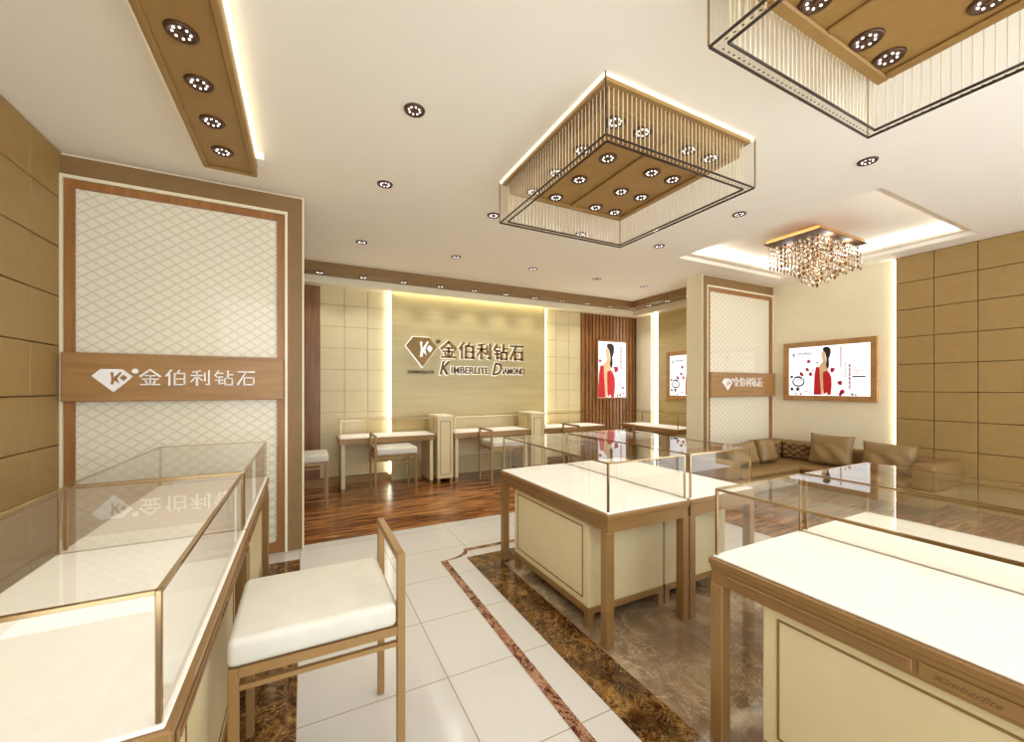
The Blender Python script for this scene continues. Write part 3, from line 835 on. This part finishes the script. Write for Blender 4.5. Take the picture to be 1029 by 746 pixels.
# wide one on the lounge wall, local x runs with the picture's right
def wide_poster(label, loc, rz):
    W, Hh, fw = 1.17, .874, .075
    iw, ih = W - 2 * fw, Hh - 2 * fw
    f = lambda p: (fw + (p[0] - 100) / 680 * iw, fw + (552 - p[1]) / 395 * ih)
    t, f, pf = poster(label, loc, rz, W, Hh, fw, .05, f, True)
    fl = [blob(280, 275, 22, 9, .5, 1), blob(270, 340, 24, 9, .5, 2), blob(296, 378, 22, 9, .5, 3), blob(214, 376, 24, 9, .5, 4), blob(484, 352, 26, 9, .4, 5), blob(547, 452, 26, 9, .5, 6), blob(566, 518, 24, 9, .5, 7), blob(548, 538, 18, 9, .5, 8), blob(315, 350, 10, 8, .4, 9)]
    layer(fl, f, 'flower', M['crimson'], t, pf)
    ring = [[(187 + 58 * math.cos(2 * PI * k / 24), 440 + 42 * math.sin(2 * PI * k / 24)) for k in range(24)], [(187 + 46 * math.cos(2 * PI * k / 24), 438 + 31 * math.sin(2 * PI * k / 24)) for k in range(24)]]
    me = curve_solid([[f(p) for p in q] for q in ring], .0008, 'ring', M['ink'])
    put('ring_drawing', me, t, (0, -pf, 0))
    ink = [bar(170, 440, 200, 405, 6), bar(200, 440, 215, 400, 6), bar(150, 400, 200, 395, 8), bar(195, 405, 265, 375, 5), bar(200, 360, 265, 330, 3), blob(124, 398, 20, 8, .6, 11), blob(125, 500, 20, 8, .5, 12), blob(180, 500, 22, 9, .5, 13), blob(210, 540, 12, 8, .5, 14), bar(150, 515, 165, 550, 7), blob(356, 290, 10, 8, .3, 15), bar(295, 272, 325, 268, 3), bar(490, 440, 530, 450, 3), bar(590, 520, 650, 538, 4), blob(645, 540, 12, 8, .5, 16), blob(670, 542, 10, 8, .5, 17)]
    layer(ink, f, 'ink_drawing', M['ink'], t, pf)
    a = f((128, 240)); b = f((164, 204))
    put('emblem', emblem_mesh(a[0], b[0], a[1], b[1], .0008, M['ink']), t, (0, -pf, 0))
    for k in range(5):
        x0 = 180 + k * 27; a = f((x0, 222)); b = f((x0 + 24, 197))
        put('character', char_mesh(k, a[0], b[0], a[1], b[1], .0008, M['ink'], 1.1), t, (0, -pf, 0))
    for (n_, gx, gy, st_, sz_) in ((8, 553, 182, 20, 20), (6, 587, 300, 20, 16), (6, 622, 322, 32, 30)):
        gl = []
        for k in range(n_): gl += glyph(gx, gy + k * st_, sz_, 7 * k + n_)
        layer(gl, f, 'red_lettering', M['crimson'], t, pf)
    gl = []
    for k in range(4): gl.append(bar(648, 352 + k * 10, 690 + (k % 2) * 50, 350 + k * 10, 4))
    for k in range(5): gl.append(bar(648, 440 + k * 10, 720 + (k % 2) * 25, 440 + k * 10, 3))
    layer(gl, f, 'red_lettering', M['crimson'], t, pf)
    layer([bar(642, 406, 742, 406, 11), bar(232, 520, 310, 522, 5), bar(235, 505, 262, 505, 4)], f, 'dark_lettering', M['ink'], t, pf)
    return t
wide_poster('lit wide poster of a woman in red on the cream wall above the sofa', (6.738, 3.728, 1.19), -PI / 2)
wide_poster('lit poster with ink drawing partly hidden by the column', (6.053, 5.43, 1.165), -PI / 2)
# tall one on the slats
W, Hh, fw = .775, 1.16, .035
sc_ = (Hh - 2 * fw) * .97 / 380
f = lambda p: (fw + (p[0] - 325) * sc_ * .98 + .002, fw + .002 + (545 - p[1]) * sc_)
t, f, pf = poster('tall lit poster of a woman in a red dress on the slatted wall', (5.01, BY - .057, 1.155), 0, W, Hh, fw, .045, f, False)
layer([blob(490, 350, 28, 9, .4, 5), blob(476, 335, 12, 8, .4, 6), blob(345, 290, 14, 8, .4, 7)], f, 'flower', M['crimson'], t, pf)
layer([bar(500, 440, 560, 485, 5), blob(555, 480, 12, 8, .5, 9), blob(505, 535, 12, 8, .5, 10), blob(530, 530, 14, 8, .6, 11), blob(560, 520, 10, 8, .5, 12)], f, 'branch_drawing', M['crimson'], t, pf)
gl = []
for k in range(7): gl += glyph(535, 195 + k * 24, 22, 60 + k)
layer(gl, f, 'red_lettering', M['crimson'], t, pf)

# ------------------------------------------------------------------ sofa
t = thing('sofa', 'tan corner sofa with tufted back under the lounge wall', 'sofa', (0, 0, 0))
w = MB()
w.box(4.40, 6.60, 3.08, 3.86, .08, .27, .03, 3); w.build('seat_base', M['sofa'], t, True)
w = MB(); w.box(5.90, 6.60, 1.78, 3.07, .08, .27, .03, 3); w.build('seat_base', M['sofa'], t, True)
w = MB(); w.box(4.66, 5.88, 3.06, 3.62, .271, .33, .025, 3); w.build('seat_cushion', M['sofa'], t, True)
w = MB(); w.box(5.89, 6.42, 2.02, 3.62, .271, .33, .025, 3); w.build('seat_cushion', M['sofa'], t, True)
w = MB(); w.box(4.40, 6.62, 3.64, 3.88, .271, .545, .05, 4); w.build('backrest', M['sofa'], t, True)
w = MB(); w.box(6.45, 6.65, 1.98, 3.63, .271, .56, .05, 4); w.build('backrest', M['sofa'], t, True)
w = MB(); w.box(4.40, 4.65, 3.06, 3.63, .271, .50, .05, 4); w.build('armrest', M['sofa'], t, True)
w = MB(); w.box(5.90, 6.64, 1.76, 1.975, .271, .56, .05, 4); w.build('armrest', M['sofa'], t, True)
# tufted pads
def tuft(x0, x1, z0, z1, y, parent, nx, nz):
    bm = bmesh.new(); NX, NZ = nx * 10, nz * 10
    g = []
    for j in range(NZ + 1):
        row = []
        for i in range(NX + 1):
            u, v = i / 10, j / 10
            a, b = (u + v) / 1.0, (u - v) / 1.0
            h = .045 * math.sqrt(abs(math.sin(PI * a / 1) * math.sin(PI * b / 1)))
            ed = min(1, min(i, NX - i, j * 2, (NZ - j) * 2) / 4)
            row.append(bm.verts.new((x0 + (x1 - x0) * i / NX, y - (.02 + h) * ed, z0 + (z1 - z0) * j / NZ)))
        g.append(row)
    for j in range(NZ):
        for i in range(NX): bm.faces.new((g[j][i], g[j][i + 1], g[j + 1][i + 1], g[j + 1][i]))
    bot = [bm.verts.new((x0, y + .02, z0)), bm.verts.new((x1, y + .02, z0)), bm.verts.new((x1, y + .02, z1)), bm.verts.new((x0, y + .02, z1))]
    me = bpy.data.meshes.new('tufted_pad'); bm.to_mesh(me); bm.free(); me.materials.append(M['sofa'])
    for p in me.polygons: p.use_smooth = True
    return put('tufted_pad', me, parent)
o = tuft(0, .50, .335, .575, 0, t, 4, 3); o.location = (6.452, 3.62, 0); o.rotation_euler = (0, 0, -PI / 2)
o = tuft(0, .42, .335, .575, 0, t, 3, 3); o.location = (6.02, 3.645, 0)
w = MB(); w.box(6.0, 6.66, 3.646, 3.885, .47, .585, .04, 4); w.build('headrest', M['sofa'], t, True)
w = MB(); w.box(6.46, 6.66, 3.10, 3.645, .47, .585, .04, 4); w.build('headrest', M['sofa'], t, True)
for (px, py) in ((4.48, 3.14), (4.48, 3.78), (5.98, 1.86), (6.52, 1.86), (6.52, 3.78)):
    MB().box(px - .03, px + .03, py - .03, py + .03, .002, .0795).build('foot', M['dark'], t)
def pillow_mesh(w, h, tk):
    bm = bmesh.new(); N = 18
    def side(s):
        g = []
        for j in range(N + 1):
            row = []
            for i in range(N + 1):
                u, v = i / N * 2 - 1, j / N * 2 - 1
                b = max(0, (1 - u ** 4) * (1 - v ** 4)) ** .55
                pin = 1 - .07 * (1 - abs(v) ** 2) * abs(u) ** 3; pin2 = 1 - .07 * (1 - abs(u) ** 2) * abs(v) ** 3
                wr = .012 * math.sin(7 * u + 5 * v) * b * (v < 0.3)
                row.append(bm.verts.new((u * w / 2 * pin, s * (tk / 2 * b + .002) + wr * s, v * h / 2 * pin2)))
            g.append(row)
        for j in range(N):
            for i in range(N): bm.faces.new((g[j][i], g[j][i + 1], g[j + 1][i + 1], g[j + 1][i]) if s < 0 else (g[j][i], g[j + 1][i], g[j + 1][i + 1], g[j][i + 1]))
    side(-1); side(1)
    bmesh.ops.remove_doubles(bm, verts=bm.verts, dist=.0045)
    me = bpy.data.meshes.new('cushion'); bm.to_mesh(me); bm.free(); me.materials.append(M['cushion'])
    for p in me.polygons: p.use_smooth = True
    return me
PM = pillow_mesh(.52, .36, .15)
def pillow(label, x, y, z, rz, tilt, sx=1, sz=1, ry=0):
    o = put('cushion', PM, None, (x, y, z), (tilt, ry, rz)); o.scale = (sx, 1, sz)
    tag(o, label, 'cushion', 'tan cushions on the sofa'); return o
pillow('tan cushion left of the poster side gap, under the wide poster', 6.29, 2.90, .545, -PI / 2, -.20, 1, 1.15)
pillow('tan cushion nearest the padded wall, by the sofa arm', 6.29, 2.30, .525, -PI / 2, -.22, 1.02, 1.05)
pillow('tan cushion leaning beside the tufted sofa corner', 5.76, 3.44, .50, .15, -.25, .82, .85, .08)
pillow('tan cushion second from the tufted corner, below the column', 5.20, 3.42, .50, -.1, -.3, 1.0, .85, -.05)

# ------------------------------------------------------------------ crystal chandelier
t = thing('crystal_chandelier', 'square gold chandelier with hanging crystal drops in the ceiling recess', 'chandelier', (5.22, 2.56, 3.03))
hw, hd = .48, .27
w = MB(); w.box(-hw, hw, -hd, hd, 0, .045, .004, 1); w.box(-.16, .16, -.10, .10, .044, .169); w.build('ceiling_plate', M['gold_plate'], t)
w = MB(); w.box(-hw - .02, hw + .02, -hd - .02, hd + .02, -.006, -.0005); w.build('rim', M['joint'], t)
var = []
for q in range(6):
    n = 3 + q
    w = MB(); rr = random.Random(q)
    w.cyl(0, 0, -.06 - n * .05, 0, .0015, seg=5)
    sm = w.mesh('wire', M['dark'])
    w = MB()
    z = -.05
    for k in range(n):
        w.octa(rr.uniform(-.006, .006), rr.uniform(-.006, .006), z, .020, .023); z -= .05
    w.octa(0, 0, z - .012, .021, .03)
    var.append((sm, w.mesh('crystal', M['crystal'] if q % 2 == 0 else M['crystal'])))
var2 = []
for q in range(6):
    w = MB(); z = -.05
    for k in range(3 + q): w.octa(0, 0, z, .015, .02); z -= .05
    w.octa(0, 0, z - .01, .018, .028)
    var2.append(w.mesh('crystal', M['amber']))
for i in range(14):
    for j in range(7):
        x, y = -hw + .03 + i * (2 * hw - .06) / 13, -hd + .03 + j * (2 * hd - .06) / 6
        m_ = max(abs(i - 6.5) * .62, abs(j - 3) * 1.3); q = max(0, min(5, round(5 - m_ * 1.1)))
        s = put('crystal_strand', var2[q] if (i * 3 + j * 5) % 4 == 0 else var[q][1], t, (x, y, -.0065))
for (sx, sy) in ((-.2, -.2), (.2, .2), (-.2, .2), (.2, -.2), (0, 0)):
    l = bpy.data.lights.new('chandelier_lamp', 'POINT'); l.energy = 1.5; l.color = LC; l.shadow_soft_size = .03
    o = bpy.data.objects.new('chandelier_lamp', l); col.objects.link(o); o.location = (5.21 + sx, 2.535 + sy, 2.98)

# ------------------------------------------------------------------ light, world, camera
def area(name, loc, rot, sx, sy, e, c):
    l = bpy.data.lights.new(name, 'AREA'); l.shape = 'RECTANGLE'; l.size = sx; l.size_y = sy; l.energy = e; l.color = c
    o = bpy.data.objects.new(name, l); col.objects.link(o); o.location = loc; o.rotation_euler = rot; return o
wd = bpy.data.worlds.new('world'); sc.world = wd; wd.use_nodes = True
bg = wd.node_tree.nodes['Background']; bg.inputs[0].default_value = (.93, .995, 1.04, 1); bg.inputs[1].default_value = 2.5

cam = bpy.data.cameras.new('camera'); co = bpy.data.objects.new('camera', cam); col.objects.link(co)
co.location = (0, 0, 1.385); co.rotation_euler = (PI / 2, 0, -math.radians(27.1))
cam.sensor_width = 36; cam.lens = 36 * 408.0 / 1029; cam.shift_y = 16.5 / 1029; cam.clip_start = .02
sc.camera = co
sc.view_settings.view_transform = 'Standard'; sc.view_settings.look = 'None'
sc.view_settings.exposure = 0.42; sc.view_settings.gamma = 1.0; sc.view_settings.use_curve_mapping = False
sc.cycles.use_denoising = True
sc.cycles.transparent_max_bounces = 24
sc.cycles.max_bounces = 14; sc.cycles.diffuse_bounces = 8
sc.cycles.sample_clamp_indirect = 6.0
